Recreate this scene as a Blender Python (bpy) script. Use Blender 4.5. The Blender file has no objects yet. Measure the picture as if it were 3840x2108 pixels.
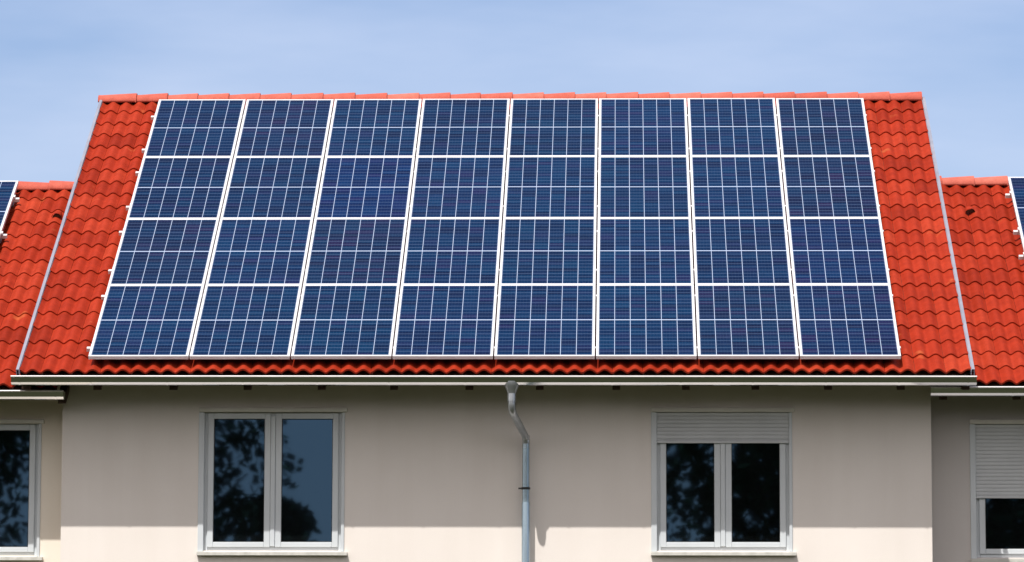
import bpy, math, random
from mathutils import Vector, Matrix, Quaternion
R = math.radians
scene = bpy.context.scene
col = scene.collection
random.seed(7)

# ------------------------------------------------------------------ camera
cam_d = bpy.data.cameras.new("camera")
cam = bpy.data.objects.new("camera", cam_d); col.objects.link(cam)
cam_d.sensor_width = 36.0
cam_d.lens = 14.8997 / 3.84 * 36.0
cam_d.clip_end = 3000
YAW, PIT, ROL = -0.027647, 0.122624, 0.0024458
F = Vector((math.sin(YAW)*math.cos(PIT), math.cos(YAW)*math.cos(PIT), math.sin(PIT)))
Rr = Vector((math.cos(YAW), -math.sin(YAW), 0)); U = Rr.cross(F)
R2 = math.cos(ROL)*Rr + math.sin(ROL)*U; U2 = -math.sin(ROL)*Rr + math.cos(ROL)*U
cam.matrix_world = Matrix((( R2.x, U2.x, -F.x, 5.3088),
                           ( R2.y, U2.y, -F.y, -39.2691),
                           ( R2.z, U2.z, -F.z, 1.65),
                           (0, 0, 0, 1)))
scene.camera = cam

# ------------------------------------------------------------------ light
SUN_EL, SUN_AZ = R(60.1), R(23.0)          # azimuth measured from -Y towards -X
sdir = Vector((-math.sin(SUN_AZ)*math.cos(SUN_EL), -math.cos(SUN_AZ)*math.cos(SUN_EL), math.sin(SUN_EL)))
sun_d = bpy.data.lights.new("sun", 'SUN'); sun_d.energy = 4.45; sun_d.angle = R(0.5)
sun_d.color = (1.0, 0.955, 0.90)
sun = bpy.data.objects.new("sun", sun_d); col.objects.link(sun)
sun.location = (0, 0, 40)
sun.rotation_euler = sdir.to_track_quat('Z', 'Y').to_euler()

world = bpy.data.worlds.new("World"); scene.world = world
world.use_nodes = True
wn, wl = world.node_tree.nodes, world.node_tree.links
wn.clear()
wo = wn.new('ShaderNodeOutputWorld'); bg = wn.new('ShaderNodeBackground'); sky = wn.new('ShaderNodeTexSky')
sky.sky_type = 'NISHITA'; sky.sun_disc = False
sky.sun_elevation = SUN_EL; sky.sun_rotation = math.atan2(sdir.x, sdir.y)
sky.air_density = 1.0; sky.dust_density = 2.0; sky.ozone_density = 1.6; sky.altitude = 200
# thin high cirrus mixed over the clear sky
tc = wn.new('ShaderNodeTexCoord'); mp = wn.new('ShaderNodeMapping'); nz = wn.new('ShaderNodeTexNoise')
mp.inputs['Rotation'].default_value = (0, R(-22), 0)
mp.inputs['Scale'].default_value = (2.2, 2.2, 9.0)
nz.inputs['Scale'].default_value = 2.3; nz.inputs['Detail'].default_value = 5; nz.inputs['Roughness'].default_value = 0.55
ramp = wn.new('ShaderNodeMapRange'); ramp.inputs[1].default_value = 0.38; ramp.inputs[2].default_value = 0.72
ramp.inputs[3].default_value = 0.12; ramp.inputs[4].default_value = 0.62
mixc = wn.new('ShaderNodeMix'); mixc.data_type = 'RGBA'
tint = wn.new('ShaderNodeMix'); tint.data_type = 'RGBA'; tint.blend_type = 'MULTIPLY'; tint.inputs[0].default_value = 1.0
tint.inputs[7].default_value = (1.04, 1.08, 1.24, 1)
wl.new(tc.outputs['Generated'], mp.inputs[0]); wl.new(mp.outputs[0], nz.inputs['Vector'])
wl.new(nz.outputs['Fac'], ramp.inputs[0]); wl.new(ramp.outputs[0], mixc.inputs[0])
wl.new(sky.outputs[0], tint.inputs[6]); wl.new(tint.outputs[2], mixc.inputs[6])
mixc.inputs[7].default_value = (5.9, 6.6, 8.3, 1)
# warmer, whiter haze in the half of the sky the sun stands in
sepd = wn.new('ShaderNodeVectorMath'); sepd.operation = 'DOT_PRODUCT'
sepd.inputs[1].default_value = (sdir.x*0.8, sdir.y, 0.15)
wl.new(tc.outputs['Generated'], sepd.inputs[0])
hz = wn.new('ShaderNodeMapRange'); hz.interpolation_type = 'SMOOTHSTEP'
hz.inputs[1].default_value = -0.05; hz.inputs[2].default_value = 0.40; hz.inputs[3].default_value = 0.0; hz.inputs[4].default_value = 0.7
wl.new(sepd.outputs['Value'], hz.inputs[0])
mixh = wn.new('ShaderNodeMix'); mixh.data_type = 'RGBA'; mixh.inputs[7].default_value = (12.4, 11.0, 9.8, 1)
wl.new(hz.outputs[0], mixh.inputs[0]); wl.new(mixc.outputs[2], mixh.inputs[6])
wl.new(mixh.outputs[2], bg.inputs[0]); bg.inputs[1].default_value = 0.10
wl.new(bg.outputs[0], wo.inputs[0])

scene.view_settings.view_transform = 'Standard'
scene.view_settings.look = 'None'
scene.view_settings.exposure = 0.29
scene.view_settings.gamma = 1.0

# ------------------------------------------------------------------ materials
def new_mat(name):
    m = bpy.data.materials.new(name); m.use_nodes = True
    nt = m.node_tree; b = nt.nodes['Principled BSDF']
    return m, nt, b

def noise(nt, scale, detail=3, coord='Object', vec_scale=None, rough=0.5):
    tc = nt.nodes.new('ShaderNodeTexCoord'); n = nt.nodes.new('ShaderNodeTexNoise')
    n.inputs['Scale'].default_value = scale; n.inputs['Detail'].default_value = detail
    n.inputs['Roughness'].default_value = rough
    if vec_scale:
        mp = nt.nodes.new('ShaderNodeMapping'); mp.inputs['Scale'].default_value = vec_scale
        nt.links.new(tc.outputs[coord], mp.inputs[0]); nt.links.new(mp.outputs[0], n.inputs['Vector'])
    else:
        nt.links.new(tc.outputs[coord], n.inputs['Vector'])
    return n

def cramp(nt, fac, stops):
    r = nt.nodes.new('ShaderNodeValToRGB')
    while len(r.color_ramp.elements) < len(stops): r.color_ramp.elements.new(0.5)
    for e, (p, c) in zip(r.color_ramp.elements, stops):
        e.position = p; e.color = (*c, 1)
    nt.links.new(fac, r.inputs[0]); return r

def bump(nt, b, fac, strength, dist):
    bp = nt.nodes.new('ShaderNodeBump'); bp.inputs['Strength'].default_value = strength
    bp.inputs['Distance'].default_value = dist
    nt.links.new(fac, bp.inputs['Height']); nt.links.new(bp.outputs[0], b.inputs['Normal']); return bp

def mixrgb(nt, fac, a, b, blend='MIX'):
    m = nt.nodes.new('ShaderNodeMix'); m.data_type = 'RGBA'; m.blend_type = blend
    for i, v in ((0, fac), (6, a), (7, b)):
        if hasattr(v, 'is_output'): nt.links.new(v, m.inputs[i])
        elif i == 0: m.inputs[0].default_value = v
        else: m.inputs[i].default_value = (*v, 1)
    return m.outputs[2]

def math_n(nt, op, a, b=None, c=None):
    m = nt.nodes.new('ShaderNodeMath'); m.operation = op
    for i, v in enumerate((a, b, c)):
        if v is None: continue
        if hasattr(v, 'is_output'): nt.links.new(v, m.inputs[i])
        else: m.inputs[i].default_value = v
    return m.outputs[0]

def mat_simple(name, c1, c2, scale, rough=0.6, metallic=0.0, bmp=0.0, bdist=0.002, vec_scale=None, detail=3):
    m, nt, b = new_mat(name)
    n = noise(nt, scale, detail, vec_scale=vec_scale)
    r = cramp(nt, n.outputs['Fac'], [(0.3, c1), (0.7, c2)])
    nt.links.new(r.outputs[0], b.inputs['Base Color'])
    b.inputs['Roughness'].default_value = rough; b.inputs['Metallic'].default_value = metallic
    if bmp: bump(nt, b, n.outputs['Fac'], bmp, bdist)
    return m

def mat_plaster(name, c1, c2):
    m, nt, b = new_mat(name)
    big = noise(nt, 0.9, 4); r = cramp(nt, big.outputs['Fac'], [(0.3, c1), (0.7, c2)])
    st = noise(nt, 1.0, 4, vec_scale=(5.0, 5.0, 0.35)); s2 = cramp(nt, st.outputs['Fac'], [(0.32, (0.975, 0.97, 0.965)), (0.6, (1, 1, 1))])
    c = mixrgb(nt, 1.0, r.outputs[0], s2.outputs[0], 'MULTIPLY')
    fine = noise(nt, 160, 3); r3 = cramp(nt, fine.outputs['Fac'], [(0.3, (0.95, 0.95, 0.95)), (0.7, (1, 1, 1))])
    c = mixrgb(nt, 1.0, c, r3.outputs[0], 'MULTIPLY')
    nt.links.new(c, b.inputs['Base Color'])
    b.inputs['Roughness'].default_value = 0.92
    bump(nt, b, fine.outputs['Fac'], 0.5, 0.0025)
    return m

def mat_tiles(name, dark, mid, light):
    m, nt, b = new_mat(name)
    at = nt.nodes.new('ShaderNodeAttribute'); at.attribute_name = 'tint'
    sep = nt.nodes.new('ShaderNodeSeparateColor'); nt.links.new(at.outputs['Color'], sep.inputs[0])
    r = cramp(nt, sep.outputs[0], [(0.0, dark), (0.5, mid), (1.0, light)])
    n1 = noise(nt, 9, 5, rough=0.65); r1 = cramp(nt, n1.outputs['Fac'], [(0.25, (0.78, 0.74, 0.72)), (0.75, (1.12, 1.14, 1.15))])
    c = mixrgb(nt, 1.0, r.outputs[0], r1.outputs[0], 'MULTIPLY')
    n2 = noise(nt, 90, 2); r2 = cramp(nt, n2.outputs['Fac'], [(0.3, (0.86, 0.86, 0.86)), (0.7, (1.08, 1.08, 1.08))])
    c = mixrgb(nt, 1.0, c, r2.outputs[0], 'MULTIPLY')
    # a few weathered, yellowish lichen patches
    n3 = noise(nt, 2.6, 4, rough=0.6); r3 = cramp(nt, n3.outputs['Fac'], [(0.66, (0, 0, 0)), (0.74, (0.25, 0.25, 0.25))])
    c = mixrgb(nt, r3.outputs[0], c, (0.60, 0.21, 0.07))
    nt.links.new(c, b.inputs['Base Color'])
    b.inputs['Roughness'].default_value = 0.65; b.inputs['Specular IOR Level'].default_value = 0.08
    bump(nt, b, n2.outputs['Fac'], 0.35, 0.002)
    return m

def mat_zinc(name, c1, c2, rough, strip=(1, 1, 1)):
    m, nt, b = new_mat(name)
    n = noise(nt, 3.0, 4, vec_scale=strip); r = cramp(nt, n.outputs['Fac'], [(0.3, c1), (0.7, c2)])
    nt.links.new(r.outputs[0], b.inputs['Base Color']); b.inputs['Metallic'].default_value = 1.0
    n2 = noise(nt, 6, 3); rr = nt.nodes.new('ShaderNodeMapRange')
    nt.links.new(n2.outputs['Fac'], rr.inputs[0]); rr.inputs[3].default_value = rough*0.75; rr.inputs[4].default_value = rough*1.3
    nt.links.new(rr.outputs[0], b.inputs['Roughness'])
    return m

def mat_cells():
    # 6 x 20 half cells: white backsheet lines between cells, thin busbars
    m, nt, b = new_mat("solar_cells")
    tcn = nt.nodes.new('ShaderNodeTexCoord'); sp = nt.nodes.new('ShaderNodeSeparateXYZ')
    nt.links.new(tcn.outputs['Object'], sp.inputs[0])
    X, Y = sp.outputs[0], sp.outputs[1]
    W0, W1, L0, L1 = 0.026, 0.972, 0.034, 1.642
    u = math_n(nt, 'DIVIDE', math_n(nt, 'SUBTRACT', X, W0), (W1-W0)/6)
    fu = math_n(nt, 'FRACT', u); du = math_n(nt, 'ABSOLUTE', math_n(nt, 'SUBTRACT', fu, 0.5))
    vline = math_n(nt, 'GREATER_THAN', du, 0.5-0.018)
    yy = math_n(nt, 'ABSOLUTE', math_n(nt, 'SUBTRACT', Y, (L0+L1)/2))
    v = math_n(nt, 'DIVIDE', math_n(nt, 'SUBTRACT', yy, 0.007), (L1-L0)/20 - 0.0006)
    fv = math_n(nt, 'FRACT', v); dv = math_n(nt, 'ABSOLUTE', math_n(nt, 'SUBTRACT', fv, 0.5))
    hline = math_n(nt, 'GREATER_THAN', dv, 0.5-0.080)
    mid = math_n(nt, 'LESS_THAN', yy, 0.0085)
    edge_x = math_n(nt, 'GREATER_THAN', math_n(nt, 'ABSOLUTE', math_n(nt, 'SUBTRACT', X, (W0+W1)/2)), (W1-W0)/2)
    # busbars along the length
    fb = math_n(nt, 'FRACT', math_n(nt, 'MULTIPLY', u, 5.0))
    bus = math_n(nt, 'LESS_THAN', math_n(nt, 'ABSOLUTE', math_n(nt, 'SUBTRACT', fb, 0.5)), 0.035)
    # cell colour: polycrystalline flakes + per cell + per panel shift
    oi = nt.nodes.new('ShaderNodeObjectInfo')
    cu = math_n(nt, 'FLOOR', u); cv = math_n(nt, 'FLOOR', math_n(nt, 'DIVIDE', Y, 0.0802))
    cmb = nt.nodes.new('ShaderNodeCombineXYZ')
    nt.links.new(cu, cmb.inputs[0]); nt.links.new(cv, cmb.inputs[1]); nt.links.new(math_n(nt, 'MULTIPLY', oi.outputs['Random'], 91.0), cmb.inputs[2])
    wnz = nt.nodes.new('ShaderNodeTexWhiteNoise'); nt.links.new(cmb.outputs[0], wnz.inputs['Vector'])
    base = cramp(nt, wnz.outputs['Value'], [(0.0, (0.0025, 0.008, 0.032)), (0.35, (0.002, 0.013, 0.047)), (0.7, (0.002, 0.019, 0.058)), (1.0, (0.007, 0.010, 0.044))])
    pan = cramp(nt, oi.outputs['Random'], [(0.0, (0.8, 0.85, 0.9)), (0.3, (1.2, 1.1, 1.15)), (0.55, (0.9, 1.08, 1.05)), (0.8, (1.7, 0.9, 0.9)), (1.0, (0.9, 0.95, 1.25))])
    pan.color_ramp.interpolation = 'LINEAR'
    c = mixrgb(nt, 1.0, base.outputs[0], pan.outputs[0], 'MULTIPLY')
    vo = nt.nodes.new('ShaderNodeTexVoronoi'); vo.inputs['Scale'].default_value = 75
    mpv = nt.nodes.new('ShaderNodeVectorMath'); mpv.operation = 'ADD'
    nt.links.new(tcn.outputs['Object'], mpv.inputs[0]); nt.links.new(cmb.outputs[0], mpv.inputs[1])
    nt.links.new(mpv.outputs[0], vo.inputs['Vector'])
    sc = nt.nodes.new('ShaderNodeSeparateColor'); nt.links.new(vo.outputs['Color'], sc.inputs[0])
    fl = cramp(nt, sc.outputs[0], [(0.0, (0.78, 0.8, 0.84)), (1.0, (1.22, 1.2, 1.15))])
    c = mixrgb(nt, 1.0, c, fl.outputs[0], 'MULTIPLY')
    c = mixrgb(nt, math_n(nt, 'MULTIPLY', bus, 0.07), c, (0.16, 0.24, 0.38))
    c = mixrgb(nt, math_n(nt, 'MULTIPLY', hline, 0.30), c, (0.10, 0.155, 0.27))
    c = mixrgb(nt, math_n(nt, 'MULTIPLY', math_n(nt, 'MAXIMUM', vline, mid), 0.9), c, (0.36, 0.43, 0.56))
    c = mixrgb(nt, edge_x, c, (0.05, 0.07, 0.13))
    nt.links.new(c, b.inputs['Base Color'])
    b.inputs['Roughness'].default_value = 0.22; b.inputs['IOR'].default_value = 1.45
    b.inputs['Specular IOR Level'].default_value = 0.05
    return m

def mat_leaf():
    m, nt, b = new_mat("leaves")
    n = noise(nt, 1.2, 3); r = cramp(nt, n.outputs['Fac'], [(0.3, (0.025, 0.055, 0.012)), (0.7, (0.07, 0.12, 0.03))])
    nt.links.new(r.outputs[0], b.inputs['Base Color']); b.inputs['Roughness'].default_value = 0.75; b.inputs['Specular IOR Level'].default_value = 0.1
    return m

def mat_glass():
    m, nt, b = new_mat("window_glass")
    n = noise(nt, 1.6, 2); r = cramp(nt, n.outputs['Fac'], [(0.3, (0.002, 0.002, 0.002)), (0.7, (0.004, 0.005, 0.006))])
    nt.links.new(r.outputs[0], b.inputs['Base Color'])
    b.inputs['Roughness'].default_value = 0.018; b.inputs['IOR'].default_value = 1.9; b.inputs['Specular Tint'].default_value = (0.27, 0.57, 1.0, 1)
    n2 = noise(nt, 2.2, 1); bump(nt, b, n2.outputs['Fac'], 0.12, 0.003)
    return m

M_TILE = mat_tiles("red_concrete_tile", (0.20, 0.016, 0.005), (0.30, 0.0255, 0.0085), (0.37, 0.042, 0.016))
M_RIDGE = mat_tiles("red_ridge_tile", (0.42, 0.085, 0.058), (0.49, 0.112, 0.078), (0.53, 0.15, 0.11))
M_WALL = mat_plaster("cream_plaster", (0.75, 0.70, 0.655), (0.81, 0.76, 0.715))
M_WALL_L = mat_plaster("warm_plaster", (0.79, 0.72, 0.62), (0.85, 0.78, 0.68))
M_WALL_R = mat_plaster("shade_grey_plaster", (0.52, 0.49, 0.475), (0.57, 0.54, 0.52))  # base darkened: shade beside the projecting middle house is in the colour
M_ZINC = mat_zinc("zinc_gutter", (0.64, 0.66, 0.69), (0.74, 0.76, 0.79), 0.09, (0.5, 4, 4))
M_PIPE = mat_simple("zinc_pipe", (0.30, 0.40, 0.47), (0.40, 0.50, 0.57), 3, 0.26, 0.8, vec_scale=(4, 4, 0.6))
M_OUT = mat_simple('dull_zinc', (0.34, 0.37, 0.40), (0.48, 0.51, 0.54), 6, 0.3, 0.75)
M_FLASH = mat_simple("zinc_flashing", (0.22, 0.23, 0.28), (0.30, 0.30, 0.35), 5, 0.5, 0.25)
M_ALU = mat_simple("anodised_aluminium", (0.60, 0.59, 0.59), (0.70, 0.69, 0.69), 4, 0.42, 0.1)
M_WOOD = mat_simple("brown_wood", (0.034, 0.014, 0.006), (0.058, 0.026, 0.011), 3, 0.7, vec_scale=(14, 2, 14))
M_PVC = mat_simple("white_window_plastic", (0.54, 0.58, 0.61), (0.60, 0.64, 0.67), 2.0, 0.35)
M_TRIM = mat_simple("pale_trim", (0.66, 0.64, 0.58), (0.74, 0.72, 0.66), 6, 0.6)
M_SILL = mat_simple("stone_sill", (0.46, 0.46, 0.42), (0.62, 0.61, 0.57), 14, 0.7)
M_SHUT = mat_simple("grey_shutter", (0.52, 0.54, 0.56), (0.58, 0.60, 0.62), 3, 0.5)
M_DARK = mat_simple("dark_seal", (0.012, 0.012, 0.012), (0.02, 0.02, 0.02), 5, 0.6)
M_CELL = mat_cells()
M_GLASS = mat_glass()
M_LEAF = mat_leaf()
M_BARK = mat_simple("bark", (0.05, 0.035, 0.025), (0.10, 0.08, 0.06), 8, 0.9)
M_GRASS = mat_simple("lawn", (0.022, 0.025, 0.013), (0.038, 0.040, 0.021), 0.8, 0.95, detail=6)
M_GRASS.node_tree.nodes['Principled BSDF'].inputs['Specular IOR Level'].default_value = 0.0

# ------------------------------------------------------------------ mesh helpers
def tag(o, label=None, cat=None, group=None, kind=None):
    if label: o['label'] = label
    if cat: o['category'] = cat
    if group: o['group'] = group
    if kind: o['kind'] = kind
    return o

def empty(name, loc=(0, 0, 0), rot=(0, 0, 0)):
    o = bpy.data.objects.new(name, None); col.objects.link(o)
    o.location = loc; o.rotation_euler = rot; o.empty_display_size = 0.2
    return o

class MB:
    def __init__(s): s.v = []; s.f = []; s.sm = []; s.tint = []
    def add(s, vs, fs, smooth=False, tint=None):
        n = len(s.v); s.v += [tuple(p) for p in vs]
        s.f += [tuple(i+n for i in f) for f in fs]; s.sm += [smooth]*len(fs)
        s.tint += [tint if tint is not None else 0.5]*len(vs)
    def box(s, x0, x1, y0, y1, z0, z1, m=None):
        vs = [Vector((x, y, z)) for z in (z0, z1) for y in (y0, y1) for x in (x0, x1)]
        if m: vs = [m @ p for p in vs]
        s.add(vs, [(0, 2, 3, 1), (4, 5, 7, 6), (0, 1, 5, 4), (2, 6, 7, 3), (0, 4, 6, 2), (1, 3, 7, 5)])
    def cbox(s, x0, x1, y0, y1, z0, z1, c=0.003):
        # box with chamfered long edges (chamfer on every edge via shrunken shells)
        pts = []; fs = []
        xs, ys, zs = (x0, x1), (y0, y1), (z0, z1)
        idx = {}
        for i in range(2):
            for j in range(2):
                for k in range(2):
                    for a in range(3):
                        p = [xs[i], ys[j], zs[k]]; sg = [1-2*i, 1-2*j, 1-2*k]
                        for b in range(3):
                            if b != a: p[b] += sg[b]*c
                        idx[(i, j, k, a)] = len(pts); pts.append(p)
        for a in range(3):
            o = [b for b in range(3) if b != a]
            for side in range(2):
                q = []
                for (m, n) in ((0, 0), (1, 0), (1, 1), (0, 1)):
                    t = [0, 0, 0]; t[a] = side; t[o[0]] = m; t[o[1]] = n
                    q.append(idx[(t[0], t[1], t[2], a)])
                fs.append(tuple(q))
        for a in range(3):          # edges running along axis a
            o = [b for b in range(3) if b != a]
            for m in range(2):
                for n in range(2):
                    t0 = [0, 0, 0]; t0[o[0]] = m; t0[o[1]] = n; t1 = list(t0); t1[a] = 1
                    fs.append((idx[(*t0, o[0])], idx[(*t1, o[0])], idx[(*t1, o[1])], idx[(*t0, o[1])]))
        for i in range(2):
            for j in range(2):
                for k in range(2): fs.append((idx[(i, j, k, 0)], idx[(i, j, k, 1)], idx[(i, j, k, 2)]))
        s.add(pts, fs)
    def tube(s, pts, rad, n=14, caps=True, smooth=True):
        pts = [Vector(p) for p in pts]
        rads = rad if isinstance(rad, (list, tuple)) else [rad]*len(pts)
        up = None; rings = []
        for i, p in enumerate(pts):
            d = (pts[min(i+1, len(pts)-1)] - pts[max(i-1, 0)]).normalized()
            if up is None:
                up = d.orthogonal().normalized()
            up = (up - d*up.dot(d)).normalized(); w = d.cross(up)
            rings.append([p + (up*math.cos(2*math.pi*k/n) + w*math.sin(2*math.pi*k/n))*rads[i] for k in range(n)])
        vs = [q for r in rings for q in r]
        fs = [(i*n+k, i*n+(k+1) % n, (i+1)*n+(k+1) % n, (i+1)*n+k) for i in range(len(pts)-1) for k in range(n)]
        s.add(vs, fs, smooth)
        if caps:
            s.add(rings[0], [tuple(range(n))[::-1]]); s.add(rings[-1], [tuple(range(n))])
    def build(s, name, mat, parent=None, loc=None, tint=False, fix=True):
        me = bpy.data.meshes.new(name); me.from_pydata(s.v, [], s.f)
        me.polygons.foreach_set('use_smooth', s.sm)
        if tint:
            a = me.color_attributes.new('tint', 'FLOAT_COLOR', 'POINT')
            buf = []
            for t in s.tint: buf += [t, t, t, 1.0]
            a.data.foreach_set('color', buf)
        me.materials.append(mat); me.update()
        o = bpy.data.objects.new(name, me); col.objects.link(o)
        if fix:
            import bmesh
            bm = bmesh.new(); bm.from_mesh(me); bmesh.ops.recalc_face_normals(bm, faces=bm.faces); bm.to_mesh(me); bm.free()
        if parent: o.parent = parent
        if loc: o.location = loc
        return o

# ------------------------------------------------------------------ roof frame
A = R(32.0); CA, SA, TA = math.cos(A), math.sin(A), math.tan(A)
H0 = 5.7415                        # height of the lower edge of the solar array
def rp(u, s, n): return Vector((u, s*CA + n*SA, H0 + s*SA - n*CA))   # n: depth below the array plane
def rz(y, n): return H0 + y*TA - n/CA                                # height of plane n at y

def tile_field(u0, u1, s0, courses, gauge, nv, crest0, back=None, res=10, rng=None):
    """wavy concrete tiles, one patch per tile (two waves); valley depth nv"""
    rng = rng or random
    m = MB(); AMP = 0.041; TH = 0.019; PW = 0.15
    def prof(u):
        c = 0.5 + 0.5*math.cos(2*math.pi*(u-crest0)/PW)
        return AMP*(c**0.75)
    start = crest0 + PW/2 + math.floor((u0-crest0-PW/2)/0.30)*0.30
    k = start
    while k < u1-1e-4:
        a, b = max(k, u0), min(k+0.30, u1)
        if b-a > 0.01:
            nseg = max(2, int(round((b-a)/PW*res)))
            for c in range(courses):
                jh = rng.uniform(-0.0015, 0.0022); js = rng.uniform(-0.005, 0.004); jt = rng.uniform(-0.0018, 0.0018)
                t = min(1, max(0, rng.gauss(0.5, 0.17)))
                sa, sb = s0 + c*gauge + js, s0 + (c+1)*gauge + 0.012
                vs = []; rows = ((sa, -0.004, 0), (sa, 1, 0), (sa+0.004, 1, 1), (sa+0.014, 1.0, 2), ((sa+sb)/2, 0.52, 3), (sb, 0.02, 4))
                for ri, (ss, hf, _) in enumerate(rows):
                    for i in range(nseg+1):
                        uu = a + (b-a)*i/nseg
                        h = prof(uu) + jh + jt*(i/nseg-0.5)*2
                        if ri == 0: h += -0.003
                        elif ri == 1: h += TH*0.80
                        elif ri == 2: h += TH*0.97
                        else: h += TH*hf
                        p = rp(uu + (0.0012 if i == 0 else -0.0012 if i == nseg else 0), ss, nv-h)
                        if back: p.y = 2*back - p.y
                        vs.append(p)
                w = nseg+1
                fs0 = [(i, i+1, w+i+1, w+i) for i in range(nseg)]
                m.add(vs[:2*w], fs0, True, t)
                fs1 = [(r*w+i, r*w+i+1, (r+1)*w+i+1, (r+1)*w+i) for r in range(4) for i in range(nseg)]
                m.add(vs[w:], fs1, True, t)
        k += 0.30
    return m

def ridge_caps(parent, x_joints, yr, zr, to_right=True, r0=0.083, r1=0.105):
    mats = M_RIDGE
    for i in range(len(x_joints)-1):
        a, b = x_joints[i], x_joints[i+1]
        m = MB(); n = 14; vs = []
        if to_right: ends = ((a-0.03, r0), (a+0.02, r0+0.001), (b-0.012, r1), (b, r1-0.002))
        else: ends = ((a, r1-0.002), (a+0.012, r1), (b-0.02, r0+0.001), (b+0.03, r0))
        j = random.uniform(-0.003, 0.003); jy = random.uniform(-0.004, 0.004)
        for (x, r) in ends:
            for k in range(n+1):
                t = math.pi*(k/n)*1.11 - math.pi*0.055
                vs.append((x, yr+jy - r*math.cos(t)*1.02, zr + j + r*math.sin(t)))
        for (x, r) in ends:
            for k in range(n+1):
                t = math.pi*(k/n)*1.11 - math.pi*0.055
                vs.append((x, yr+jy - (r-0.014)*math.cos(t)*1.02, zr + j + (r-0.014)*math.sin(t)))
        w = n+1; fs = [(q*w+k, q*w+k+1, (q+1)*w+k+1, (q+1)*w+k) for q in range(3) for k in range(n)]
        fs += [(4*w+q*w+k+1, 4*w+q*w+k, 4*w+(q+1)*w+k, 4*w+(q+1)*w+k+1) for q in range(3) for k in range(n)]
        for q in (0, 3): fs += [(q*w+k, q*w+k+1, 4*w+q*w+k+1, 4*w+q*w+k) for k in range(n)]
        for k in (0, n): fs += [(q*w+k, (q+1)*w+k, 4*w+(q+1)*w+k, 4*w+q*w+k) for q in range(3)]
        t = min(1, max(0, random.gauss(0.5, 0.25)))
        m.add(vs, fs, False, t)
        o = m.build('ridge_tile', mats, parent, tint=True)
        for p in o.data.polygons: p.use_smooth = p.area > 0.0006 and abs(p.normal.x) < 0.5

def verge(parent, x, side, s0, s1, nv):
    """zinc verge profile over the last tile plus barge board below"""
    m = MB()
    xa, xb = (x-0.014, x+0.016)
    for (a, b, n0, n1) in ((xa, xb, 0.066, 0.074), (xa if side < 0 else xb-0.006, xa+0.006 if side < 0 else xb, 0.0745, 0.20)):
        off = nv-0.13
        vs = [rp(q, s, n+off) for s in (s0, s1) for n in (n0, n1) for q in (a, b)]
        m.add(vs, [(0, 1, 3, 2), (4, 6, 7, 5), (0, 4, 5, 1), (2, 3, 7, 6), (0, 2, 6, 4), (1, 5, 7, 3)])
    vs = [rp(q, s, n+nv-0.13) for s in (s0, s1) for n in (0.079, 0.13) for q in (x+0.012*(-side), x+0.020*(-side))]
    m.add(vs, [(0, 1, 3, 2), (4, 6, 7, 5), (0, 4, 5, 1), (2, 3, 7, 6), (0, 2, 6, 4), (1, 5, 7, 3)])
    m.build('verge_flashing', M_FLASH, parent)
    m = MB(); bx = x - side*0.003
    xa, xb = (bx+0.004, bx+0.03) if side < 0 else (bx-0.03, bx-0.004)
    vs = [rp(q, s, n+nv-0.13) for s in (s0+0.12, s1) for n in (0.165, 0.35) for q in (xa, xb)]
    m.add(vs, [(0, 1, 3, 2), (4, 6, 7, 5), (0, 4, 5, 1), (2, 3, 7, 6), (0, 2, 6, 4), (1, 5, 7, 3)])
    m.build('barge_board', M_WOOD, parent)

GP = [(0, 0), (0.0048, -0.030), (0.0085, -0.044), (0.014, -0.0525), (0.028, -0.0625), (0.042, -0.0720), (0.056, -0.0768), (0.075, -0.0782),
      (0.094, -0.0768), (0.113, -0.071), (0.130, -0.058), (0.143, -0.038), (0.148, -0.018), (0.148, 0.010)]
def gutter(parent, x0, x1, yc, zc, r, bracket_x, slope=0.0):
    yf = yc - r; nx = 12; w = len(GP)
    def ring(x, o=0.0):
        cy, cz = 0.075, -0.02
        return [(x, yf + cy + (a-cy)*(1+o), zc + slope*(x-x0) + cz + (b-cz)*(1+o)) for (a, b) in GP]
    m = MB(); outer = []; inner = []
    for j in range(nx+1):
        x = x0 + (x1-x0)*j/nx; outer += ring(x); inner += ring(x, -0.03)
    m.add(outer, [(j*w+k, j*w+k+1, (j+1)*w+k+1, (j+1)*w+k) for j in range(nx) for k in range(w-1)])
    m.add(inner, [(j*w+k+1, j*w+k, (j+1)*w+k, (j+1)*w+k+1) for j in range(nx) for k in range(w-1)])
    for x in (x0, x1): m.add(ring(x), [tuple(range(w))])
    g = m.build('gutter', M_ZINC, parent, fix=False)
    m = MB(); m.tube([(x0-0.002, yf-0.004, zc+0.004), (x1+0.002, yf-0.004, zc+0.004+slope*(x1-x0))], 0.0090, 12)
    m.build('gutter_bead', M_ALU, g)  # bright matte metal puts the zinc bead's sun highlight into its colour
    for bx in bracket_x:
        m = MB(); bw = 0.009; vs = []
        path = [(y, z) for (_, y, z) in ring(bx, 0.02)] + [(yf+0.19, zc+0.030)]
        path2 = [(y, z) for (_, y, z) in ring(bx, 0.05)] + [(yf+0.19, zc+0.026)]
        for (y, z), (y2, z2) in zip(path, path2): vs += [(bx-bw, y, z), (bx+bw, y, z), (bx+bw, y2, z2), (bx-bw, y2, z2)]
        fs = []
        for i in range(len(path)-1):
            for k in range(4): fs.append((i*4+k, i*4+(k+1) % 4, (i+1)*4+(k+1) % 4, (i+1)*4+k))
        fs += [(0, 1, 2, 3), tuple(len(vs)-4+k for k in range(4))]
        m.add(vs, fs); m.build('gutter_bracket', M_ZINC, g)
    return g

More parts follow.
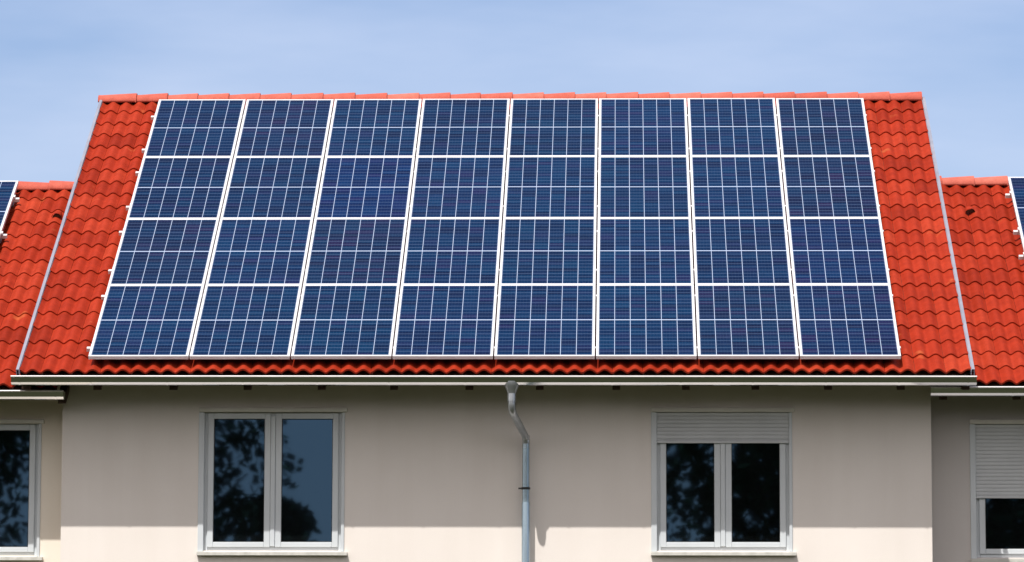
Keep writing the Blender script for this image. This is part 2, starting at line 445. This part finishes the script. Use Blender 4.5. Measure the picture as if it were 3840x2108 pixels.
def wall_front(m, x0, x1, z0, ztop, y, holes, th=0.30, rev=0.14):
    xs = sorted({x0, x1} | {h[0] for h in holes} | {h[1] for h in holes})
    zs = sorted({z0, ztop} | {h[2] for h in holes} | {h[3] for h in holes})
    for i in range(len(xs)-1):
        for j in range(len(zs)-1):
            cx, cz = (xs[i]+xs[i+1])/2, (zs[j]+zs[j+1])/2
            if any(h[0] < cx < h[1] and h[2] < cz < h[3] for h in holes): continue
            m.add([(xs[i], y, zs[j]), (xs[i+1], y, zs[j]), (xs[i+1], y, zs[j+1]), (xs[i], y, zs[j+1])], [(0, 1, 2, 3)])
    for (a, b, c, d) in holes:
        q = y+rev
        m.add([(a, y, c), (a, q, c), (a, q, d), (a, y, d)], [(0, 1, 2, 3)])
        m.add([(b, y, c), (b, y, d), (b, q, d), (b, q, c)], [(0, 1, 2, 3)])
        m.add([(a, y, d), (a, q, d), (b, q, d), (b, y, d)], [(0, 1, 2, 3)])
        m.add([(a, y, c), (b, y, c), (b, q, c), (a, q, c)], [(0, 1, 2, 3)])
        m.add([(a, q, c), (b, q, c), (b, q, d), (a, q, d)], [(0, 1, 2, 3)])

def window(parent, x0, x1, z0, z1, yw, shutter_z=None, trim=True, handle=False):
    """two-sash window with guide rails, head trim, sill and optional lowered roller shutter"""
    fy = yw+0.040; fw = 0.050; zt = z1+0.045
    f = MB()
    f.cbox(x0+0.002, x0+fw, fy, fy+0.07, z0+0.002, z1-0.002)
    f.cbox(x1-fw, x1-0.002, fy, fy+0.07, z0+0.002, z1-0.002)
    f.cbox(x0+fw+0.001, x1-fw-0.001, fy+0.001, fy+0.069, z0+0.002, z0+fw-0.008)
    f.cbox(x0+fw+0.001, x1-fw-0.001, fy+0.001, fy+0.069, z1-0.034, z1-0.002)
    w = f.build('window', M_PVC, parent)
    xm = (x0+x1)/2; sw = 0.060
    m = MB(); m.cbox(xm-0.024, xm+0.024, fy-0.026, fy+0.05, z0+fw-0.008, z1-0.036, 0.006)
    m.build('mullion', M_PVC, w)
    for (a, b) in ((x0+fw-0.006, xm-0.026), (xm+0.026, x1-fw+0.006)):
        s = MB(); sy0, sy1 = fy-0.018, fy-0.001
        zb, ztp = z0+fw-0.014, z1-0.004
        s.cbox(a, a+sw, sy0, sy1, zb, ztp, 0.004); s.cbox(b-sw, b, sy0, sy1, zb, ztp, 0.004)
        s.cbox(a+sw+0.0005, b-sw-0.0005, sy0+0.001, sy1-0.001, zb, zb+0.052, 0.004)
        s.cbox(a+sw+0.0005, b-sw-0.0005, sy0+0.001, sy1-0.001, ztp-0.060, ztp, 0.004)
        so = s.build('sash', M_PVC, w)
        p = MB(); tw = random.uniform(-0.0015, 0.0015)
        p.add([(a+sw-0.004, sy1+0.006, zb+0.05), (b-sw+0.004, sy1+0.006+tw, zb+0.05), (b-sw+0.004, sy1+0.006+tw, ztp-0.056), (a+sw-0.004, sy1+0.006, ztp-0.056)], [(0, 1, 2, 3)])
        p.box(a+sw-0.004, b-sw+0.004, sy1+0.010, sy1+0.014, zb+0.05, ztp-0.056)
        p.build('pane', M_GLASS, w, fix=False)
        q = MB()
        for (qa, qb, qc, qd) in ((a+sw, a+sw+0.006, zb+0.052, ztp-0.060), (b-sw-0.006, b-sw, zb+0.052, ztp-0.060),
                                 (a+sw+0.006, b-sw-0.006, zb+0.052, zb+0.058), (a+sw+0.006, b-sw-0.006, ztp-0.066, ztp-0.060)):
            q.box(qa, qb, sy1-0.008, sy1+0.004, qc, qd)
        q.build('glass_seal', M_DARK, w)
    for (a, b) in ((x0-0.046, x0+0.012), (x1-0.012, x1+0.020)):
        g = MB(); g.cbox(a, b, yw-0.012, yw+0.030, z0-0.012, z1-0.001, 0.004)
        g.build('guide_rail', M_PVC, w)
    h = MB(); h.cbox(x0-0.045, x1+0.045, yw-0.032, yw+0.02, z1+0.0, z1+0.044, 0.005); h.build('head_trim', M_TRIM, w)
    s = MB(); s.cbox(x0-0.05, x1+0.055, yw-0.060, yw+0.036, z0-0.052, z0-0.014, 0.004); s.build('sill', M_SILL, w)
    if shutter_z:
        m = MB(); pitch = 0.038; y = yw+0.004; z = z1-0.002; vs = []
        while z > shutter_z+0.035:
            zz = max(z-pitch, shutter_z+0.03)
            prof = [(0.006, z), (0.0005, z-0.004), (-0.0008, (z+zz)/2), (0.0005, zz+0.004), (0.006, zz+0.001)]
            vs = [(q, y+dy, pz) for (dy, pz) in prof for q in (x0+0.013, x1-0.013)]
            m.add(vs, [(2*i, 2*i+1, 2*i+3, 2*i+2) for i in range(len(prof)-1)]); z = zz
        m.box(x0+0.013, x1-0.013, y+0.0065, y+0.010, shutter_z+0.03, z1-0.003)
        m.cbox(x0+0.013, x1-0.013, y-0.006, y+0.010, shutter_z, shutter_z+0.029, 0.003)
        sh = m.build('roller_shutter', M_SHUT, w)
    return w

def house(name, label, x0, x1, yw, dn, mat_wall, holes, s0, courses, gauge, nv, ux0, ux1, crest0, yr, seed):
    root = empty(name, ((x0+x1)/2, yw, 0)); tag(root, label, 'house')
    inv = Vector((-(x0+x1)/2, -yw, 0))
    rng = random.Random(seed)
    yb = 2*yr - yw
    ztop = rz(yw, nv+0.075)
    m = MB(); wall_front(m, x0, x1, 0, ztop, yw, holes)
    zr = rz(yr, nv+0.075)
    m.add([(x0, yw, 0), (x0, yb, 0), (x0, yb, ztop), (x0, yr, zr), (x0, yw, ztop)], [(0, 4, 3, 2, 1)])
    m.add([(x1, yw, 0), (x1, yb, 0), (x1, yb, ztop), (x1, yr, zr), (x1, yw, ztop)], [(0, 1, 2, 3, 4)])
    m.add([(x0, yb, 0), (x1, yb, 0), (x1, yb, ztop), (x0, yb, ztop)], [(0, 3, 2, 1)])
    parts = [m.build('wall', mat_wall, root, fix=False)]
    t = tile_field(ux0, ux1, s0, courses, gauge, nv, crest0, rng=rng)
    t2 = tile_field(ux0, ux1, s0, courses, gauge, nv, crest0, back=yr, res=4, rng=rng)
    t.add([Vector(v) for v in t2.v], t2.f, True); t.tint[-len(t2.v):] = t2.tint
    roof = t.build('roof', M_TILE, root, tint=True, fix=False); parts.append(roof)
    # boarded soffit / roof deck
    d = MB(); ye = s0*CA + nv*SA + 0.05
    for (na, nb) in ((nv+0.03, nv+0.07),):
        sec = [(ye, rz(ye, na)), (yr, rz(yr, na)), (2*yr-ye, rz(ye, na)), (2*yr-ye, rz(ye, nb)), (yr, rz(yr, nb)), (ye, rz(ye, nb))]
        vs = [(q, y, z) for q in (ux0+0.02, ux1-0.02) for (y, z) in sec]
        d.add(vs, [(0, 1, 4, 5), (1, 2, 3, 4), (11, 10, 7, 6), (10, 9, 8, 7)] + [(i, i+6, (i+1) % 6+6, (i+1) % 6) for i in range(6)])
    d.build('roof_deck', M_WOOD, root)
    d = MB(); zt = rz(ye, nv+0.028); y0 = ye-0.135
    sec = [(ye+0.03, zt), (ye-0.05, zt-0.030), (y0, zt-0.075), (y0, zt-0.078), (ye-0.05, zt-0.034), (ye+0.03, zt-0.05)]
    d.add([(q, y, z) for q in (ux0+0.02, ux1-0.02) for (y, z) in sec], [(i, i+6, (i+1) % 6+6, (i+1) % 6) for i in range(6)])
    d.build('eave_apron', M_FLASH, root)
    return root, roof, root

def unparent_shift(root):
    """children were modelled in world space: undo the root's own offset"""
    for c in list(root.children):
        c.matrix_parent_inverse = Matrix.Translation(-Vector(root.location))

# ------------------------------------------------------------------ setting
g = MB(); N = 24; ext = 1500
g.add([(-ext, -ext, 0), (ext, -ext, 0), (ext, ext, 0), (-ext, ext, 0)], [(0, 1, 2, 3)])
tag(g.build('ground', M_GRASS, fix=False), kind='structure')

# ------------------------------------------------------------------ main house
YW = 0.562
WL = (1.100, 2.508, 3.836, 5.230)
WR = (5.655, 7.003, 3.839, 5.230)
NV = 0.151
YR = 6.0
S_RIDGE = (YR - NV*SA)/CA
S0 = -0.093; G = (S_RIDGE + 0.0 - S0)/21.05
main, roof, _ = house('terrace_house', 'tall middle house with cream plastered wall under a red tiled roof full of solar panels', -0.327, 8.416, YW, 0, M_WALL,
    [WL, WR], S0, 21, G, NV, -0.690, 8.775, 0.047, YR, 3)
joints = [-0.705, -0.29, 0.07, 0.42, 0.78, 1.14, 1.5, 1.87, 2.24, 2.61, 2.98, 3.34, 3.69, 4.06, 4.42, 4.78, 5.14, 5.51, 5.87, 6.23, 6.59, 6.95, 7.31, 7.68, 8.04, 8.4, 8.77]
ridge_caps(roof, joints, YR, rz(YR, NV)+0.008, True)
verge(roof, -0.700, -1, S0-0.03, S_RIDGE-0.02, NV)
verge(roof, 8.788, 1, S0-0.03, S_RIDGE-0.02, NV)
raf = [-0.62, 0.09, 0.85, 1.59, 2.33, 3.05, 3.80, 4.50, 5.26, 5.95, 6.64, 7.36, 8.08, 8.72]
def rafters(parent, xs, ye, ywall, nv):
    for x in xs:
        m = MB(); w = 0.038; n0, n1 = nv+0.071, nv+0.165
        vs = []
        for (y, n) in ((ye, n0), (ye, n1-0.02), (ye+0.04, n1), (ywall+0.05, n1), (ywall+0.05, n0)):
            z = rz(y, n); vs += [(x-w, y, z), (x+w, y, z)]
        m.add(vs, [(0, 1, 3, 2), (2, 3, 5, 4), (4, 5, 7, 6), (6, 7, 9, 8), (8, 9, 1, 0), (0, 2, 4, 6, 8), (1, 9, 7, 5, 3)])
        m.build('rafter', M_WOOD, parent)
rafters(main, raf, 0.02, YW, NV)
for h, sz in ((WL, None), (WR, 4.918)): window(main, *h, YW, sz)
brk = [-0.66, 0.05, 0.81, 1.56, 2.3, 3.01, 3.77, 4.47, 5.22, 5.9, 6.61, 7.33, 8.05, 8.73]
GY, GZ, GR = -0.112, 5.516, 0.074
gutter(main, -0.742, 8.812, GY, GZ, GR, brk, slope=-0.0006)

# downpipe: funnel, swan neck, straight pipe
xf = 4.226
m = MB()
prof = [(0.078, 5.475), (0.077, 5.445), (0.066, 5.415), (0.050, 5.38), (0.042, 5.352)]
n = 20; vs = [(xf + r*math.cos(2*math.pi*k/n), GY + r*0.95*math.sin(2*math.pi*k/n), z) for (r, z) in prof for k in range(n)]
m.add(vs, [(i*n+k, i*n+(k+1) % n, (i+1)*n+(k+1) % n, (i+1)*n+k) for i in range(len(prof)-1) for k in range(n)], True)
vs = [(xf + (r-0.002)*math.cos(2*math.pi*k/n), GY + (r-0.002)*0.95*math.sin(2*math.pi*k/n), z) for (r, z) in prof for k in range(n)]
m.add(vs, [(i*n+k, (i+1)*n+k, (i+1)*n+(k+1) % n, i*n+(k+1) % n) for i in range(len(prof)-1) for k in range(n)], True)
dp = MB()
xp, yp = 4.354, 0.452
a0, b0 = Vector((xf, GY, 5.19)), Vector((xp, yp, 4.965))
def bez(p0, p1, p2, n=6): return [p0*(1-t)**2 + p1*2*t*(1-t) + p2*t*t for t in [i/n for i in range(n+1)]]
dirn = (b0-a0).normalized()
pts = [Vector((xf, GY, 5.30))] + bez(Vector((xf, GY, 5.255)), a0, a0+dirn*0.07) + bez(b0-dirn*0.07, b0, Vector((xp, yp, 4.90))) + [Vector((xp, yp, 4.86))]
dp.tube(pts, 0.0365, 16)
pipe = MB(); pipe.tube([(xp, yp, 4.93), (xp, yp, 4.30)], 0.0365, 18); 
pipe.tube([(xp, yp, 4.315), (xp, yp, 4.305), (xp, yp, 0.1)], [0.0395, 0.041, 0.041], 18)
po = pipe.build('downpipe', M_PIPE, main)
dp.build('swan_neck', M_OUT, po)
m.build('gutter_outlet', M_OUT, po, fix=False)
c = MB(); c.tube([(xf, GY, 5.356), (xf, GY, 5.278)], 0.0415, 18); c.build('collar', M_OUT, po)
c = MB(); c.tube([(xp, yp, 4.925), (xp, yp, 4.985)], 0.040, 18); c.build('collar', M_ZINC, po)
for z in (4.455, 2.4):
    c = MB(); c.tube([(xp, yp, z-0.011), (xp, yp, z+0.011)], 0.045, 18)
    c.box(xp-0.006, xp+0.006, yp+0.04, YW+0.01, z-0.006, z+0.006); c.box(xp-0.075, xp-0.040, yp-0.004, yp+0.004, z-0.008, z+0.008)
    c.build('pipe_clamp', M_DARK, po)
unparent_shift(main)

# ------------------------------------------------------------------ neighbours
YS = YW+0.30
def neighbour(label, x0, x1, ux0, ux1, dz, hole, shz, mat, raf_x, brk_x, gx0, gx1, crest0, seed, caps, to_right, vent_x):
    nv = 0.372 + dz
    yr = 4.45
    s_r = (yr - nv*SA)/CA
    s0 = (0.26 - nv*SA)/CA; gz = (s_r-s0)/14.9
    root, roof, _ = house('terrace_house', label, x0, x1, YS, 0, mat, [hole], s0, 15, gz, nv, ux0, ux1, crest0, yr, seed)
    ridge_caps(roof, caps, yr, rz(yr, nv)+0.008, to_right)
    rafters(root, raf_x, 0.295, YS, nv)
    window(root, *hole, YS, shz)
    gutter(root, gx0, gx1, 0.188, rz(0.26, nv)-0.045, 0.074, brk_x)
    # ventilation tile: small hood with a dark mouth
    v = MB(); s = 4.17 - (nv-0.37); n = 12; vs = []
    for (ds, hr) in ((0.0, 0.050), (0.06, 0.040), (0.15, 0.012)):
        for k in range(n+1):
            t = math.pi*k/n
            vs.append(rp(vent_x - (0.056-0.1*ds)*math.cos(t), s+ds, nv-0.050-hr*math.sin(t)*1.05))
    w = n+1
    v.add(vs, [(q*w+k, q*w+k+1, (q+1)*w+k+1, (q+1)*w+k) for q in range(2) for k in range(n)], True, 0.5)
    v.build('vent_tile', M_TILE, roof, tint=True, fix=False)
    v = MB(); v.add([rp(vent_x - 0.045*math.cos(math.pi*k/n), s+0.012, nv-0.050-0.036*math.sin(math.pi*k/n)) for k in range(n+1)], [tuple(range(n+1))])
    v.build('vent_opening', M_WOOD, roof, fix=False)
    unparent_shift(root)
    return nv
HL = (-2.010, -0.600, 3.800, 5.140)
HR = (8.873, 10.283, 3.790, 5.136)
capsL = [-9.9+0.365*i for i in range(24)] + [-1.06-0.006, -0.62]
capsL = [x for x in capsL if x < -1.2] + [-1.06, -0.66]
capsR = [8.76, 8.86, 9.22, 9.59] + [9.59+0.365*i for i in range(1, 23)]
nvL = neighbour('lower left neighbour house, warm cream wall and red tiles with a small roof vent', -9.4, -0.329, -9.8, -0.345, 0.018, HL, None, M_WALL_L,
          [-0.30, -1.05, -1.8, -2.5, -3.2], [-0.34, -1.10, -1.86, -2.6], -9.9, -0.262, 0.015, 11, capsL, False, -0.875)
nvR = neighbour('lower right neighbour house, wall coloured greyer for its shade, with a half closed shutter', 8.418, 17.5, 8.434, 17.9, -0.012, HR, 4.386, M_WALL_R,
          [8.52, 9.25, 10.0, 10.7], [9.20, 9.95, 10.7], 8.384, 18.0, 0.020, 12, capsR, True, 9.110)

# ------------------------------------------------------------------ solar panels
PW_, PL = 0.998, 1.676
def panel_mesh():
    f = MB(); b = 0.024; h = 0.038
    f.cbox(0, b, 0, PL, -h, 0, 0.0015); f.cbox(PW_-b, PW_, 0, PL, -h, 0, 0.0015)
    f.cbox(b, PW_-b, 0.0003, b, -h+0.0003, -0.0003, 0.0015); f.cbox(b, PW_-b, PL-b, PL-0.0003, -h+0.0003, -0.0003, 0.0015)
    g = MB(); g.box(b-0.002, PW_-b+0.002, b-0.002, PL-b+0.002, -0.008, -0.003)
    return f, g
proto = empty('solar_panel')
f, gl = panel_mesh()
fr = f.build('panel_frame', M_ALU, proto); gg = gl.build('cell_glass', M_CELL, proto)
first = [True]
def place_panel(u, s, n, label, group):
    if first[0]: o = proto; kids = []; first[0] = False
    else:
        o = proto.copy(); col.objects.link(o)
        for ch in (fr, gg):
            c = ch.copy(); col.objects.link(c); c.parent = o
    o.location = rp(u, s, n + random.uniform(-0.0015, 0.0015)); o.rotation_euler = (A + random.uniform(-0.0006, 0.0006), 0, random.uniform(-0.0004, 0.0004))
    tag(o, label, 'solar panel', group)
ordn = ['leftmost', 'second from the left', 'third from the left', 'fourth from the left', 'fourth from the right', 'third from the right', 'second from the right', 'rightmost']
rown = [('bottom', 'above the gutter'), ('second lowest', 'of the roof array'), ('second highest', 'of the roof array'), ('top', 'just below the ridge')]
for r in range(4):
    for c in range(8):
        place_panel(c*1.012, r*1.681, 0.0, f'blue solar panel, {ordn[c]} in the {rown[r][0]} row {rown[r][1]}', 'solar panels on the middle roof')
# mounting rails with end clamps
def rail(u0, u1, s, n0, label, group):
    o = empty('mounting_rail', rp(u0, s, n0), (A, 0, 0))
    tag(o, label, 'rail', group); L = u1-u0
    m = MB(); m.cbox(0, L, -0.02, 0.02, -0.040, 0, 0.002); m.build('rail_profile', M_ALU, o)
    for x in (0.045, L-0.045-0.02):
        m = MB(); m.cbox(x, x+0.022, -0.026, 0.026, 0.0005, 0.030, 0.002); m.build('end_clamp', M_ALU, o)
    for x in [0.11+0.9*i for i in range(int((L-0.1)/0.9)+1)]:
        m = MB(); m.box(x, x+0.03, -0.035, -0.021, -0.085, -0.004); m.box(x, x+0.03, -0.035, 0.07, -0.088, -0.080); m.build('roof_hook', M_FLASH, o)
for i, s in enumerate([0.27, 1.49, 2.12, 3.10, 3.76, 4.70, 5.34, 6.30]):
    where = ('lower' if i % 2 == 0 else 'upper')
    rail(-0.05, 8.076+0.022, s, 0.0355, f'aluminium rail under the {where} part of the {rown[i//2][0]} panel row, bright end sticking out', 'mounting rails under the panels')
for (xe, nv, nm, side) in ((-1.385, nvL, 'left', -1), (9.578, nvR, 'right', 1)):
    n = nv - 0.165; top = 4.90
    x = xe-1.0 if side < 0 else xe
    for r, (rn) in enumerate(('upper', 'lower')):
        place_panel(x, top-1.676-r*1.681, n, f'{rn} solar panel on the lower {nm} neighbour roof, cut by the {nm} photo edge', 'solar panels on the neighbour roofs')
    for k, fr_ in enumerate((0.24, 0.82, 1.20)):
        s = top - fr_*1.68
        a, b = (x-0.05, xe+0.06) if side < 0 else (xe-0.06, xe+1.05)
        rail(a, b, s, n+0.0355, f'{("highest", "middle", "lowest")[k]} short aluminium rail under the {nm} neighbour roof panels', 'rails on the neighbour roofs')

# ------------------------------------------------------------------ trees mirrored in the windows
def tree(x, y, h, cr, label, seed, nleaf=9000, cz=0.58):
    rng = random.Random(seed)
    root = empty('broadleaf_tree', (x, y, 0)); tag(root, label, 'tree', 'trees mirrored in the windows')
    t = MB()
    t.tube([(0, 0, 0), (0.05, 0.02, h*0.15), (-0.04, 0.05, h*0.4), (0.05, 0, h*0.7), (0, 0, h*0.9)], [h*0.035, h*0.026, h*0.02, h*0.012, 0.03], 10)
    clumps = []
    for i in range(26):
        a = rng.uniform(0, 2*math.pi); zz = rng.uniform(-1, 1); rr = math.sqrt(1-zz*zz)*rng.uniform(0.45, 1.0)
        c = Vector((math.cos(a)*rr*cr, math.sin(a)*rr*cr, h*cz + zz*h*0.40)); clumps.append((c, rng.uniform(0.28, 0.50)*cr))
        b = Vector((0, 0, max(h*0.22, c.z-cr*0.7)))
        mid = (b+c)/2 + Vector((rng.uniform(-.2, .2), rng.uniform(-.2, .2), -0.1*cr))
        t.tube([b, mid, c], [0.09, 0.06, 0.02], 6)
    t.build('trunk', M_BARK, root)
    l = MB()
    for i in range(nleaf):
        c, r = clumps[rng.randrange(len(clumps))]
        d = Vector((rng.gauss(0, 1), rng.gauss(0, 1), rng.gauss(0, 1))).normalized()*r*rng.uniform(0.5, 1.08)
        p = c+d*Vector((1, 1, 0.8)).length/1.62; s = rng.uniform(0.09, 0.18)
        q = Quaternion((rng.gauss(0, 1), rng.gauss(0, 1), rng.gauss(0, 1), rng.gauss(0, 1))).normalized()
        e1 = q @ Vector((s, 0, 0)); e2 = q @ Vector((0, s*0.7, 0))
        l.add([p-e1, p-e2, p+e1, p+e2], [(0, 1, 2, 3)])
    l.build('crown', M_LEAF, root, fix=False)
tree(-7.6, -55, 13.5, 3.9, 'tall tree mirrored in the left pane of the unshuttered window', 21)
tree(-3.5, -58, 8.3, 1.6, 'low bushy tree mirrored in the bottom of the unshuttered window', 22, 5000)
tree(10.0, -54, 14.5, 5.3, 'dense dark tree mirrored in the window with the raised shutter', 23, 24000)
tree(17.5, -56, 14.0, 4.8, 'wide dark tree mirrored in the right neighbour window', 24, 15000)
tree(-13.0, -54, 14.5, 5.0, 'broad dark tree mirrored in the left neighbour window', 25, 15000)

def screening_wood(x0, x1, y, h):  # leaf mass added out of view: blocks low sky, darkens walls under eaves
    rng = random.Random(int(x0)+500); m = MB(); x = x0
    while x < x1:
        hh = h*rng.uniform(0.75, 1.15); r = rng.uniform(3.2, 5.0)
        for k in range(1300):
            d = Vector((rng.gauss(0, 1), rng.gauss(0, 1), rng.gauss(0, 1))).normalized()*rng.uniform(0.75, 1.02)
            p = Vector((x+d.x*r, y+d.y*r, hh*0.52+d.z*hh*0.5)); s = rng.uniform(0.3, 0.6)
            q = Quaternion((rng.gauss(0, 1), rng.gauss(0, 1), rng.gauss(0, 1), rng.gauss(0, 1))).normalized()
            e1 = q @ Vector((s, 0, 0)); e2 = q @ Vector((0, s*0.8, 0))
            m.add([p-e1, p-e2, p+e1, p+e2], [(0, 1, 2, 3)])
        x += r*1.25
    return m
w = screening_wood(-95, -17, -68, 15); w2 = screening_wood(26, 105, -68, 15); w.add([Vector(v) for v in w2.v], w2.f)
o = w.build('screening_wood', M_LEAF, fix=False); o['kind'] = 'stuff'
o['label'] = 'wood added across the lawn to screen low sky from the walls, mirrored in the zinc gutters'; o['category'] = 'screening_wood'
